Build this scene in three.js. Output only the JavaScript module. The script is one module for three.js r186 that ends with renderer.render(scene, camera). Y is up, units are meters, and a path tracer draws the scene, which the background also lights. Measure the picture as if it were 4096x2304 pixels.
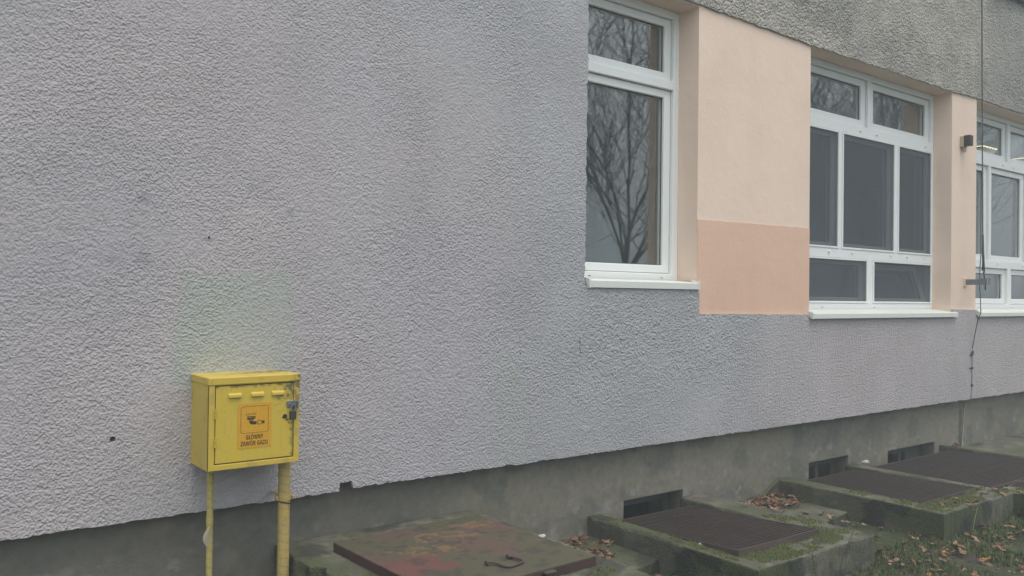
import * as THREE from 'three';
import { mergeGeometries } from 'three/addons/utils/BufferGeometryUtils.js';
import { RoundedBoxGeometry } from 'three/addons/geometries/RoundedBoxGeometry.js';
import { RectAreaLightUniformsLib } from 'three/addons/lights/RectAreaLightUniformsLib.js';

// ------------------------------------------------------------------ camera, sky, light
const scene = new THREE.Scene();
const camera = new THREE.PerspectiveCamera(37.85, 1024 / 576, 0.05, 600);
camera.position.set(0, 1.6, 3.9);
camera.rotation.set(0.00916, -0.65706, 0.01174, 'YXZ');
const renderer = new THREE.WebGLRenderer({ antialias: true });
renderer.toneMapping = THREE.LinearToneMapping;
renderer.toneMappingExposure = 1.2;
renderer.shadowMap.enabled = true;
renderer.shadowMap.type = THREE.PCFSoftShadowMap;
RectAreaLightUniformsLib.init();

{ // overcast sky: three times brighter at the zenith than at the horizon
  const w = 256, h = 128, d = new Float32Array(w * h * 4);
  for (let j = 0; j < h; j++) for (let i = 0; i < w; i++) {
    const el = ((j + 0.5) / h - 0.5) * Math.PI, s = Math.max(0, Math.sin(el));
    const L = el > 0 ? 1.95 * (1 + 2 * s) / 3 : 0.25, o = (j * w + i) * 4;
    d[o] = L * 0.965; d[o + 1] = L * 0.995; d[o + 2] = L * 1.03; d[o + 3] = 1;
  }
  const t = new THREE.DataTexture(d, w, h, THREE.RGBAFormat, THREE.FloatType);
  t.mapping = THREE.EquirectangularReflectionMapping; t.magFilter = t.minFilter = THREE.LinearFilter; t.needsUpdate = true;
  scene.background = t; scene.environment = t;
}
scene.fog = new THREE.FogExp2(0xc4d2d8, 0.011); // thin winter mist
const sun = new THREE.DirectionalLight(0xfff3e4, 1.35);
sun.position.set(3, 30, 9.5); sun.target.position.set(4, 1, 0);
sun.castShadow = true; sun.shadow.radius = 45; sun.shadow.mapSize.set(2048, 2048);
Object.assign(sun.shadow.camera, { left: -16, right: 16, top: 16, bottom: -16, near: 1, far: 80 });
scene.add(sun, sun.target);

// ------------------------------------------------------------------ helpers
let seed = 7;
const rnd = () => { seed = (seed + 0x6D2B79F5) | 0; let t = Math.imul(seed ^ (seed >>> 15), 1 | seed); t = (t + Math.imul(t ^ (t >>> 7), 61 | t)) ^ t; return ((t ^ (t >>> 14)) >>> 0) / 4294967296; };
const rr = (a, b) => a + (b - a) * rnd();
const clamp = (x, a = 0, b = 1) => Math.min(b, Math.max(a, x));
const mix = (a, b, t) => a + (b - a) * t;
const sst = (a, b, x) => { const t = clamp((x - a) / (b - a)); return t * t * (3 - 2 * t); };
const NT = 256, table = new Float32Array(NT * NT);
for (let i = 0; i < table.length; i++) table[i] = rnd();
function vn(x, y, px, py, k) { // value noise that repeats after px by py cells
  let xi = Math.floor(x), yi = Math.floor(y), fx = x - xi, fy = y - yi;
  fx = fx * fx * (3 - 2 * fx); fy = fy * fy * (3 - 2 * fy);
  const x0 = ((xi % px) + px) % px, x1 = (x0 + 1) % px, y0 = ((yi % py) + py) % py, y1 = (y0 + 1) % py;
  const g = (a, b) => table[(((a * 7 + k * 31) & 255) << 8) + ((b * 13 + k * 57 + (a >> 5) * 91) & 255)];
  const a = g(x0, y0), b = g(x1, y0), c = g(x0, y1), d = g(x1, y1);
  return a + (b - a) * fx + (c - a) * fy + (a - b - c + d) * fx * fy;
}
function fbm(u, v, f, g, oct, k) { // u, v in 0..1 over the tile
  let s = 0, a = 0.5, n = 0;
  for (let o = 0; o < oct; o++) { s += a * vn(u * f, v * g, f, g, k + o); n += a; a *= 0.5; f *= 2; g *= 2; }
  return s / n;
}
const n1 = (x, k) => fbm(x / 64, k * 0.37, 64, 16, 3, k) - 0.5; // wobble along a line, x in cells
const ENC = new Uint8Array(4097);
for (let i = 0; i <= 4096; i++) { const c = i / 4096; ENC[i] = Math.round(255 * (c <= 0.0031308 ? c * 12.92 : 1.055 * c ** (1 / 2.4) - 0.055)); }
const enc = (c) => ENC[Math.round(clamp(c) * 4096)];
function colorTex(w, h, W, H, fn, x0 = 0, y0 = 0) { // fn(u, v) -> linear albedo; covers W by H metres
  const d = new Uint8Array(w * h * 4);
  for (let j = 0; j < h; j++) for (let i = 0; i < w; i++) {
    const c = fn((i + 0.5) / w, (j + 0.5) / h), o = (j * w + i) * 4;
    d[o] = enc(c[0]); d[o + 1] = enc(c[1]); d[o + 2] = enc(c[2]); d[o + 3] = 255;
  }
  return finish(new THREE.DataTexture(d, w, h), W, H, x0, y0, true);
}
function grayTex(w, h, W, H, data) {
  const d = new Uint8Array(w * h * 4);
  for (let i = 0; i < w * h; i++) { d[4 * i] = d[4 * i + 1] = d[4 * i + 2] = clamp(data[i]) * 255; d[4 * i + 3] = 255; }
  return finish(new THREE.DataTexture(d, w, h), W, H, 0, 0, false);
}
function finishGray(w, h, W, H, x0, y0, data) { const t = grayTex(w, h, W, H, data); t.offset.set(-x0 / W, -y0 / H); return t; }
function finish(t, W, H, x0, y0, srgb) {
  t.wrapS = t.wrapT = THREE.RepeatWrapping; t.magFilter = THREE.LinearFilter; t.minFilter = THREE.LinearMipmapLinearFilter; t.generateMipmaps = true;
  if (srgb) t.colorSpace = THREE.SRGBColorSpace;
  t.repeat.set(1 / W, 1 / H); t.offset.set(-x0 / W, -y0 / H); t.needsUpdate = true;
  return t;
}
const std = (o) => new THREE.MeshStandardMaterial({ roughness: 0.9, ...o });
const lin = (r, g, b) => new THREE.Color().setRGB(r, g, b);

const used = new Set();
function numbered(name) {
  if (!used.has(name)) { used.add(name); return name; }
  for (let k = 1; ; k++) { const n = `${name}_${String(k).padStart(3, '0')}`; if (!used.has(n)) { used.add(n); return n; } }
}
function tag(o, label, category, group, kind) {
  if (label) o.userData.label = label;
  if (category) o.userData.category = category;
  if (group) o.userData.group = group;
  if (kind) o.userData.kind = kind;
  return o;
}
function thing(name, label, category, base = [0, 0, 0], group) {
  const o = new THREE.Group(); o.name = numbered(name); o.position.set(...base); scene.add(o);
  return tag(o, label, category, group);
}
function shadows(m) { m.castShadow = m.receiveShadow = true; return m; }
const worldPos = (o) => { const p = new THREE.Vector3(); for (let q = o; q && q !== scene; q = q.parent) p.add(q.position); return p; };
function part(name, geos, mat, parent, label) { // geometry given in world axes and places
  let g = Array.isArray(geos) ? (geos.length > 1 ? mergeGeometries(geos.map(plain)) : geos[0]) : geos;
  const p = worldPos(parent); g = g.clone(); g.translate(-p.x, -p.y, -p.z);
  const m = shadows(new THREE.Mesh(g, mat)); m.name = name; parent.add(m);
  if (label) m.userData.label = label;
  return m;
}
function solo(name, geos, mat, base, label, category, group, kind) {
  const g = (Array.isArray(geos) ? (geos.length > 1 ? mergeGeometries(geos.map(plain)) : geos[0]) : geos).clone();
  g.translate(-base[0], -base[1], -base[2]);
  const m = shadows(new THREE.Mesh(g, mat)); m.name = numbered(name); m.position.set(...base); scene.add(m);
  return tag(m, label, category, group, kind);
}
function plain(g) { // the same attributes everywhere, so that pieces can be joined
  const n = g.index ? g.toNonIndexed() : g.clone();
  for (const k of Object.keys(n.attributes)) if (!['position', 'normal', 'uv'].includes(k)) n.deleteAttribute(k);
  n.morphAttributes = {}; n.clearGroups(); return n;
}
function boxUV(g) { // uv in metres, by the way each face points
  const n = plain(g), p = n.attributes.position, uv = new Float32Array(p.count * 2), a = new THREE.Vector3(), b = new THREE.Vector3(), c = new THREE.Vector3();
  for (let i = 0; i < p.count; i += 3) {
    a.fromBufferAttribute(p, i); b.fromBufferAttribute(p, i + 1).sub(a); c.fromBufferAttribute(p, i + 2).sub(a);
    const q = b.cross(c), x = Math.abs(q.x), y = Math.abs(q.y), z = Math.abs(q.z);
    for (let k = 0; k < 3; k++) {
      const X = p.getX(i + k), Y = p.getY(i + k), Z = p.getZ(i + k), o = 2 * (i + k);
      if (z >= x && z >= y) { uv[o] = X; uv[o + 1] = Y; } else if (x >= y) { uv[o] = Z; uv[o + 1] = Y; } else { uv[o] = X; uv[o + 1] = Z; }
    }
  }
  n.setAttribute('uv', new THREE.BufferAttribute(uv, 2)); return n;
}
const box = (x0, x1, y0, y1, z0, z1, r = 0) => boxUV((r ? new RoundedBoxGeometry(x1 - x0, y1 - y0, z1 - z0, 2, r) : new THREE.BoxGeometry(x1 - x0, y1 - y0, z1 - z0)).translate((x0 + x1) / 2, (y0 + y1) / 2, (z0 + z1) / 2));
const poly = (pts) => new THREE.Shape(pts.map(([x, y]) => new THREE.Vector2(x, y)));
const rectHole = (x0, x1, y0, y1) => { const p = new THREE.Path(); p.moveTo(x0, y0); p.lineTo(x1, y0); p.lineTo(x1, y1); p.lineTo(x0, y1); p.closePath(); return p; };
function upright(shape, z0, z1, bevel = 0) { // a shape in x, y between two depths
  return boxUV(new THREE.ExtrudeGeometry(shape, { depth: z1 - z0 - 2 * bevel, bevelEnabled: bevel > 0, bevelSize: bevel, bevelThickness: bevel, bevelOffset: -bevel, bevelSegments: 2, curveSegments: 10 }).translate(0, 0, z0 + bevel));
}
function lying(pts, y0, y1, bevel = 0.008, holes = []) { // an outline in x, z between two heights
  const s = poly(pts.map(([x, z]) => [x, -z])); for (const h of holes) s.holes.push(new THREE.Path(h.map(([x, z]) => new THREE.Vector2(x, -z))));
  return boxUV(new THREE.ExtrudeGeometry(s, { depth: y1 - y0 - bevel, bevelEnabled: bevel > 0, bevelSize: bevel, bevelThickness: bevel, bevelOffset: -bevel, bevelSegments: 2 }).rotateX(-Math.PI / 2).translate(0, y0, 0));
}
function rough(pts, step, amp, k) { // a closed outline cut into short, uneven steps
  const out = [];
  pts.forEach(([x, y, a = 1], i) => {
    const [X, Y] = pts[(i + 1) % pts.length], L = Math.hypot(X - x, Y - y), n = Math.max(1, Math.round(L / step)), nx = -(Y - y) / L, ny = (X - x) / L;
    for (let j = 0; j < n; j++) { const t = j / n, e = j ? (n1(t * L / 0.05 + i * 17, k) * 1.4 + rr(-0.5, 0.5)) * amp * a : 0; out.push([x + (X - x) * t + nx * e, y + (Y - y) * t + ny * e]); }
  });
  return out;
}
const tube = (pts, r, seg = 24, rad = 8) => new THREE.TubeGeometry(new THREE.CatmullRomCurve3(pts.map((p) => new THREE.Vector3(...p)), false, 'centripetal'), seg, r, rad, false);
const cyl = (r, a, b, rad = 10, r2 = r) => { // a rod from a to b
  const A = new THREE.Vector3(...a), B = new THREE.Vector3(...b), d = B.clone().sub(A), g = new THREE.CylinderGeometry(r2, r, d.length(), rad);
  g.applyQuaternion(new THREE.Quaternion().setFromUnitVectors(new THREE.Vector3(0, 1, 0), d.normalize())); return g.translate((A.x + B.x) / 2, (A.y + B.y) / 2, (A.z + B.z) / 2);
};

// ------------------------------------------------------------------ surfaces
function speck(n, passes, wide = 1) { // even random grain without a lattice, softened by a small box a few times; tiles
  let a = new Float32Array(n * n), b = new Float32Array(n * n); for (let i = 0; i < n * n; i++) a[i] = rnd() - 0.5;
  for (let p = 0; p < passes; p++) {
    for (let j = 0; j < n; j++) { const o = j * n; for (let i = 0; i < n; i++) b[o + i] = (a[o + i] + a[o + (i + wide) % n] + a[o + (i + n - wide) % n]) / 3; }
    for (let j = 0; j < n; j++) { const o = j * n, u = ((j + 1) % n) * n, d = ((j + n - 1) % n) * n; for (let i = 0; i < n; i++) a[o + i] = (b[o + i] + b[u + i] + b[d + i]) / 3; }
  }
  let q = 0; for (let i = 0; i < n * n; i++) q += a[i] * a[i]; q = 0.29 / Math.sqrt(q / (n * n)); for (let i = 0; i < n * n; i++) a[i] *= q; return a; // as strong as the raw grain
}
const G1 = speck(1024, 1), G3 = speck(1024, 3);
const gr = (u, v, k) => 0.5 + k[(((v * 1024) | 0) & 1023) * 1024 + (((u * 1024) | 0) & 1023)];
function grain(d, n, amp, f, k) { const g = f > 100 ? (f > 200 ? G1 : G3) : null; for (let j = 0; j < n; j++) for (let i = 0; i < n; i++) d[j * n + i] += amp * (g ? g[(j & 1023) * 1024 + (i & 1023)] * 0.6 : fbm(i / n, j / n, f, f, 3, k) - 0.5); return d; }
const crumbs = (n, W, fine, coarse, wide, k) => { // crumbly spatter: separate crumbs over a finer and a coarser unevenness, rougher in some places
  const d = new Float32Array(n * n), a = speck(n, fine, wide), b = speck(n, coarse, 2);
  for (let j = 0; j < n; j++) for (let i = 0; i < n; i++) {
    const u = i / n, v = j / n, o = j * n + i, m = fbm(u, v, 8, 8, 4, k), t = 0.55 + 0.5 * sst(0.3, 0.65, m);
    d[o] = 0.3 + 0.36 * t * sst(-0.42, 0.5, a[o]) + 0.26 * t * b[o] + 0.1 * (m - 0.5);
  }
  return grayTex(n, n, W, W, d);
};
const stuccoBump = (() => { // the whole visible front in one relief, so that nothing repeats: crumbs, trowelled patches, coarse lumps below the narrow window
  const w = 2048, h = 1024, W = 7.2, H = 3.6, x0 = 0.2, y0 = 0.58, d = new Float32Array(w * h), a = speck(2048, 1), b = speck(2048, 4), c = speck(2048, 24);
  for (let j = 0; j < h; j++) for (let i = 0; i < w; i++) {
    const u = i / w, v = j / h, x = x0 + u * W, y = y0 + v * H, o = j * w + i;
    const m = fbm(u + 0.15 * v, v, 12, 6, 4, 3), q = fbm(u - v * 0.3, v, 22, 14, 3, 7), lump = sst(3.3, 3.8, x + 0.3 * (q - 0.5)) * (1 - sst(5.0, 5.6, x)) * sst(0.85, 1.15, y + 0.3 * (m - 0.5)) * (1 - sst(1.7, 1.8, y));
    const smooth = sst(0.54, 0.64, m) * 0.6 + 0.4 * sst(0.6, 0.68, q), t = (1 - 0.72 * smooth) * (0.75 + 0.5 * q) * (1 + 0.85 * lump) * (0.62 + 0.38 * sst(0.8, 3, x));
    d[o] = 0.3 + t * (0.3 * sst(-0.5, 0.6, a[o]) + (0.085 + 0.1 * lump) * b[o] + (0.015 + 0.12 * lump) * c[o]) + 0.08 * (m - 0.5);
    const ridge = Math.abs(y - 1.995 + 0.05 * Math.sin(x * 3)) < 0.006 && x > 1.35 && x < 1.62; if (ridge) d[o] -= 0.1;
  }
  return finishGray(w, h, W, H, x0, y0, d);
})();
const crumbNormal = (() => { // fine crumbs on top of the relief
  const n = 2048, W = 3.3, a = speck(n, 3), f = speck(n, 9), hgt = new Float32Array(n * n), d = new Uint8Array(n * n * 4);
  for (let i = 0; i < n * n; i++) { const q = ((i % n) / n), v = Math.floor(i / n) / n; hgt[i] = (0.0034 * sst(-0.4, 0.5, a[i]) + 0.0016 * f[i]) * (0.7 + 0.5 * sst(0.34, 0.62, fbm(q, v, 9, 9, 3, 17))); }
  for (let j = 0; j < n; j++) for (let i = 0; i < n; i++) {
    const o = j * n + i, s = n / W / 2, x = -(hgt[j * n + (i + 1) % n] - hgt[j * n + (i + n - 1) % n]) * s, y = -(hgt[((j + 1) % n) * n + i] - hgt[((j + n - 1) % n) * n + i]) * s, l = 1 / Math.hypot(x, y, 1);
    d[4 * o] = 127.5 + 127.5 * x * l; d[4 * o + 1] = 127.5 + 127.5 * y * l; d[4 * o + 2] = 127.5 + 127.5 * l; d[4 * o + 3] = 255;
  }
  return finish(new THREE.DataTexture(d, n, n), W, W, 0, 0, false);
})();
const roughBump = crumbs(1024, 2.6, 4, 12, 1, 13);
const concreteBump = (() => { const n = 1024, d = new Float32Array(n * n).fill(0.5); grain(d, n, 0.7, 24, 31); grain(d, n, 0.4, 128, 35); for (let q = 0; q < 1600; q++) { const x = (rnd() * n) | 0, y = (rnd() * n) | 0, r = (rr(1, 4)) | 0; for (let j = -r; j <= r; j++) for (let i = -r; i <= r; i++) if (i * i + j * j <= r * r) d[((y + j + n) % n) * n + ((x + i + n) % n)] -= 0.22; } return grayTex(n, n, 1.4, 1.4, d); })();
const plasterBump = (() => { const n = 512, d = new Float32Array(n * n).fill(0.5); grain(d, n, 0.8, 12, 41); grain(d, n, 0.25, 128, 45); return grayTex(n, n, 1.1, 1.1, d); })();

const mul = (c, k) => [c[0] * k, c[1] * k, c[2] * k];
const lerp3 = (a, b, t) => [mix(a[0], b[0], t), mix(a[1], b[1], t), mix(a[2], b[2], t)];
const LW = 14, LH = 7;
const lilacMap = colorTex(2048, 1024, LW, LH, (u, v) => { // one picture for the whole front: repaint patches, painted-in camera shading, dirt, fine grain
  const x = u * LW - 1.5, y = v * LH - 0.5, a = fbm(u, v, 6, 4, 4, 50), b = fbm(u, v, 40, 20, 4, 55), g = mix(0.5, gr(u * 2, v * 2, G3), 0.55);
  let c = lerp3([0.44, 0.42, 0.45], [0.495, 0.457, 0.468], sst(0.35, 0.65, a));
  c = lerp3(c, [0.42, 0.428, 0.448], 0.7 * sst(0.45, 0.65, fbm(u, v, 5, 3, 3, 63)));  // broad bluish and warmer areas: camera shading put into the wall colour
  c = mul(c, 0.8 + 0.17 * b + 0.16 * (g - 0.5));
  const e = 0.03 * (b - 0.5); // greener paint of a repair above the cabinet, cut off sharply on its right
  const p1 = sst(1.08, 1.16, x + e * 6) * (1 - sst(1.648, 1.656, x + e * 0.2)) * (1 - sst(1.66, 1.74, y + e * 3)) * sst(1.1, 1.2, y);
  c = lerp3(c, [0.365, 0.40, 0.37], 0.62 * p1 * (0.5 + 1.0 * b));
  const p2 = sst(2.84, 2.93, x + e * 8) * (1 - sst(3.02, 3.12, x + e * 8)) * (1 - sst(1.2, 1.4, y + e * 4));
  c = lerp3(c, [0.38, 0.405, 0.375], 0.4 * p2);
  for (const [px, py, r] of [[1.632, 1.995, 0.026], [0.962, 2.006, 0.03], [0.963, 1.748, 0.03], [0.83, 1.735, 0.02], [1.245, 1.84, 0.018]]) { const q = Math.hypot(x - px, y - py) + e * 0.4; c = lerp3(c, [0.25, 0.255, 0.28], 0.5 * (1 - sst(r * 0.8, r * 1.1, q))); }
  return c;
}, -1.5, -0.5);
const lintelMap = colorTex(1024, 512, 7, 3.5, (u, v) => {
  const a = fbm(u, v, 8, 4, 4, 70), b = fbm(u, v, 60, 30, 3, 74), g = mix(0.5, gr(u * 2, v * 2, G3), 0.55);
  return mul(lerp3([0.33, 0.318, 0.292], [0.43, 0.405, 0.355], sst(0.35, 0.65, a)), 0.72 + 0.35 * b + 0.5 * (g - 0.5));
});
const plasterMap = colorTex(512, 512, 1.7, 1.7, (u, v) => { const a = fbm(u, v, 3, 3, 4, 80), g = mix(0.5, gr(u * 2, v * 2, G3), 0.55); const q = fbm(u, v, 9, 3, 4, 87), k = 0.88 + 0.14 * a + 0.08 * q + 0.05 * (g - 0.5); return [k, k * (0.975 + 0.05 * a), k * (0.95 + 0.09 * a)]; });
const plinthMap = colorTex(2048, 256, 14, 1.75, (u, v) => {
  const x = u * 14 - 1.5, y = v * 1.75 - 0.3, a = fbm(u, v, 9, 3, 4, 90), s = fbm(u, v, 110, 3, 3, 94), b = fbm(u, v, 60, 12, 4, 98), g = mix(0.5, gr(u * 2, v * 0.25, G3), 0.55);
  let c = lerp3([0.142, 0.136, 0.115], [0.205, 0.19, 0.148], sst(0.35, 0.65, a) * (0.6 + 0.4 * s));
  c = lerp3(c, [0.095, 0.1, 0.088], 0.5 * sst(0.52, 0.7, b)); // damp patches
  c = lerp3(c, [0.21, 0.19, 0.14], 0.7 * sst(0.56, 0.75, fbm(u, v, 34, 8, 3, 104)));
  c = lerp3(c, [0.24, 0.24, 0.22], 0.6 * sst(0.66, 0.72, fbm(u, v, 160, 26, 4, 108)) * (1 - sst(0.3, 0.5, y)));
  const e = 0.03 * (b - 0.5); c = lerp3(c, [0.06, 0.062, 0.06], 0.8 * (1 - sst(0.02, 0.045, Math.abs(x - 8.79 + e * 2))) * (1 - sst(0.4, 0.62, y + e * 3)));
  return mul(c, 0.9 + 0.32 * g);
}, -1.5, -0.3);
const kerbMap = colorTex(1024, 1024, 2.3, 2.3, (u, v) => {
  const a = fbm(u, v, 5, 5, 5, 120), b = fbm(u, v, 22, 22, 4, 125), g = mix(0.5, gr(u * 2, v * 2, G3), 0.55), d = fbm(u, v, 12, 12, 4, 133);
  let c = lerp3([0.13, 0.128, 0.092], [0.195, 0.19, 0.14], sst(0.4, 0.62, b));
  c = lerp3(c, [0.085, 0.1, 0.042], 0.85 * sst(0.44, 0.6, a + 0.3 * (b - 0.5)));
  c = lerp3(c, [0.04, 0.042, 0.034], 0.75 * sst(0.55, 0.68, d));
  return mul(c, 0.43 + 0.5 * g);
});
const lidMap = colorTex(1024, 1024, 1, 1, (u, v) => { // painted red once, now rust, algae and bare orange spots
  const a = fbm(u, v, 3, 3, 4, 140), b = fbm(u, v, 12, 12, 4, 144), g = mix(0.5, gr(u * 2, v * 2, G3), 0.55);
  let c = lerp3([0.125, 0.082, 0.062], [0.095, 0.088, 0.05], sst(0.36, 0.6, a + 0.25 * (1 - v) * 0.6));
  const spot = (x, y, r, q) => 1 - sst(r * 0.5, r, Math.hypot((u - x) * 0.8, (v - y) * 1.3) + (b - 0.5) * q);
  c = lerp3(c, [0.17, 0.06, 0.052], 0.8 * spot(0.05, 0.42, 0.3, 0.3));
  const wear = (x, y, r) => spot(x, y, r, 0.5) * sst(0.4, 0.55, fbm(u, v, 26, 52, 3, 152));
  c = lerp3(c, [0.3, 0.16, 0.075], 0.5 * clamp(wear(0.3, 0.62, 0.11) + wear(0.52, 0.76, 0.1) + wear(0.8, 0.84, 0.16) + 0.4 * wear(0.9, 0.42, 0.14)));
  c = lerp3(c, [0.05, 0.045, 0.04], 0.6 * sst(0.58, 0.7, fbm(u, v, 18, 18, 3, 156)));
  return mul(c, 0.55 + 0.36 * g);
});
const rustMap = colorTex(512, 512, 0.8, 0.8, (u, v) => { const a = fbm(u, v, 6, 6, 4, 160), g = mix(0.5, gr(u * 2, v * 2, G3), 0.55); return mul(lerp3([0.062, 0.048, 0.043], [0.095, 0.062, 0.052], sst(0.35, 0.7, a)), 0.75 + 0.5 * g); });
const soilMap = colorTex(1024, 1024, 2.2, 2.2, (u, v) => { const a = fbm(u, v, 6, 6, 4, 170), b = fbm(u, v, 40, 40, 3, 174), g = mix(0.5, gr(u * 2, v * 2, G3), 0.55); return mul(lerp3([0.06, 0.05, 0.034], [0.05, 0.062, 0.024], sst(0.42, 0.58, a)), 0.5 + 0.7 * b + 0.5 * (g - 0.5)); });
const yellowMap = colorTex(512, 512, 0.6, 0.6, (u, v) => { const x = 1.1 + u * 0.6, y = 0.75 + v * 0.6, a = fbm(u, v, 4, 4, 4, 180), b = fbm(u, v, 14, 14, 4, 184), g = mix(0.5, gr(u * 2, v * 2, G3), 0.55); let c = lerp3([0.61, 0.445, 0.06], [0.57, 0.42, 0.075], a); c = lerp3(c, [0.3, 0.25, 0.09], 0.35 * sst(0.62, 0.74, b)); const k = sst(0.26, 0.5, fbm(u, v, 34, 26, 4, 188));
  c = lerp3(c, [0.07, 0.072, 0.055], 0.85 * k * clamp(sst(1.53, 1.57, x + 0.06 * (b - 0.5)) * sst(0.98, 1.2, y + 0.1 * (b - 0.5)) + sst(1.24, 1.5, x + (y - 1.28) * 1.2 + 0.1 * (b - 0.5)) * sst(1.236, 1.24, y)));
  return mul(c, 0.94 + 0.12 * g); }, 1.1, 0.75);
const wrapMap = colorTex(256, 512, 1, 1, (u, v) => { const a = fbm(u, v, 4, 16, 4, 190), g = fbm(u, v, 40, 120, 3, 194), t = (v * 22 + u) % 1; let c = lerp3([0.50, 0.36, 0.10], [0.42, 0.33, 0.13], a); c = lerp3(c, [0.20, 0.13, 0.05], 0.6 * sst(0.9, 0.97, t) + 0.7 * sst(0.66, 0.74, g)); return mul(c, 0.85 + 0.3 * g); });
const barkMap = colorTex(128, 256, 0.5, 1, (u, v) => mul([0.1, 0.095, 0.085], 0.5 + fbm(u, v, 16, 8, 4, 200)));

const M = {
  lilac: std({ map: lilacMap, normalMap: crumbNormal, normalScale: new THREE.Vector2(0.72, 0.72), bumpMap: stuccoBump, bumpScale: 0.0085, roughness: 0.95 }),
  lintel: std({ map: lintelMap, bumpMap: roughBump, bumpScale: 0.03, roughness: 0.97 }),
  pink: std({ map: plasterMap, color: lin(0.82, 0.65, 0.535), bumpMap: plasterBump, bumpScale: 0.003, roughness: 0.85 }),
  salmon: std({ map: plasterMap, color: lin(0.745, 0.5, 0.375), bumpMap: plasterBump, bumpScale: 0.003, roughness: 0.85 }),
  plinth: std({ map: plinthMap, bumpMap: concreteBump, bumpScale: 0.004, roughness: 0.95 }),
  kerb: std({ map: kerbMap, bumpMap: concreteBump, bumpScale: 0.012, roughness: 0.97 }),
  lid: std({ map: lidMap, bumpMap: concreteBump, bumpScale: 0.001, roughness: 0.7 }),
  lidSide: std({ map: rustMap, color: lin(0.75, 0.6, 0.6), roughness: 0.8 }),
  rust: std({ map: rustMap, roughness: 0.75 }),
  slat: std({ map: rustMap, color: lin(0.4, 0.38, 0.35), roughness: 0.8 }),
  yellow: std({ map: yellowMap, roughness: 0.42, metalness: 0 }),
  wrap: std({ map: wrapMap, roughness: 0.7 }),
  paleWrap: std({ map: wrapMap, color: lin(1.0, 1.12, 1.05), roughness: 0.7 }),
  tape: std({ color: lin(0.42, 0.37, 0.25), roughness: 0.8, side: THREE.DoubleSide }),
  upvc: new THREE.MeshPhysicalMaterial({ color: lin(0.79, 0.82, 0.81), roughness: 0.32 }),
  sill: std({ color: lin(0.70, 0.72, 0.68), roughness: 0.4 }),
  rubber: std({ color: lin(0.03, 0.03, 0.032), roughness: 0.8 }),
  glass: new THREE.MeshPhysicalMaterial({ color: lin(0.93, 0.97, 0.96), transmission: 1, thickness: 0, roughness: 0.01, ior: 2.1, specularIntensity: 1 }),
  mesh: std({ color: lin(0.075, 0.09, 0.105), transparent: true, opacity: 0.7, roughness: 0.7, side: THREE.DoubleSide }),
  dark: std({ color: lin(0.02, 0.02, 0.02), roughness: 0.9 }),
  zinc: std({ color: lin(0.2, 0.22, 0.24), roughness: 0.45, metalness: 0.5 }),
  grey: std({ color: lin(0.17, 0.175, 0.18), roughness: 0.6 }),
  soot: std({ color: lin(0.035, 0.037, 0.04), roughness: 0.6 }),
  cord: std({ color: lin(0.085, 0.085, 0.088), roughness: 0.9 }),
  paleCord: std({ color: lin(0.36, 0.36, 0.34), roughness: 0.8 }),
  room: std({ color: lin(0.6, 0.6, 0.56) }), roomFloor: std({ color: lin(0.1, 0.08, 0.06) }),
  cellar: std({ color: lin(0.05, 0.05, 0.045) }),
  oldWood: std({ map: plasterMap, color: lin(0.13, 0.125, 0.11), roughness: 0.9 }),
  soil: std({ map: soilMap, bumpMap: concreteBump, bumpScale: 0.02, roughness: 1 }),
  barkish: std({ color: lin(0.13, 0.1, 0.07), roughness: 1 }),
  bark: std({ map: barkMap, roughness: 1 }),
};

// ------------------------------------------------------------------ ground
{
  const s = poly([[-90, -90], [90, -90], [90, 90], [-90, 90]]);
  for (const [x0, x1, z0, z1] of [[3.78, 4.57, -0.06, 1.08], [5.82, 6.68, -0.06, 1.07], [6.77, 8.36, -0.06, 1.96], [-3.9, 15.9, -5.9, -0.1]]) s.holes.push(rectHole(x0, x1, -z1, -z0));
  solo('ground', boxUV(new THREE.ShapeGeometry(s).rotateX(-Math.PI / 2)), M.soil, [0, 0, 0], 'dark soil ground with short grass and brown leaves before the wall', 'ground', null, 'structure');
}

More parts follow.
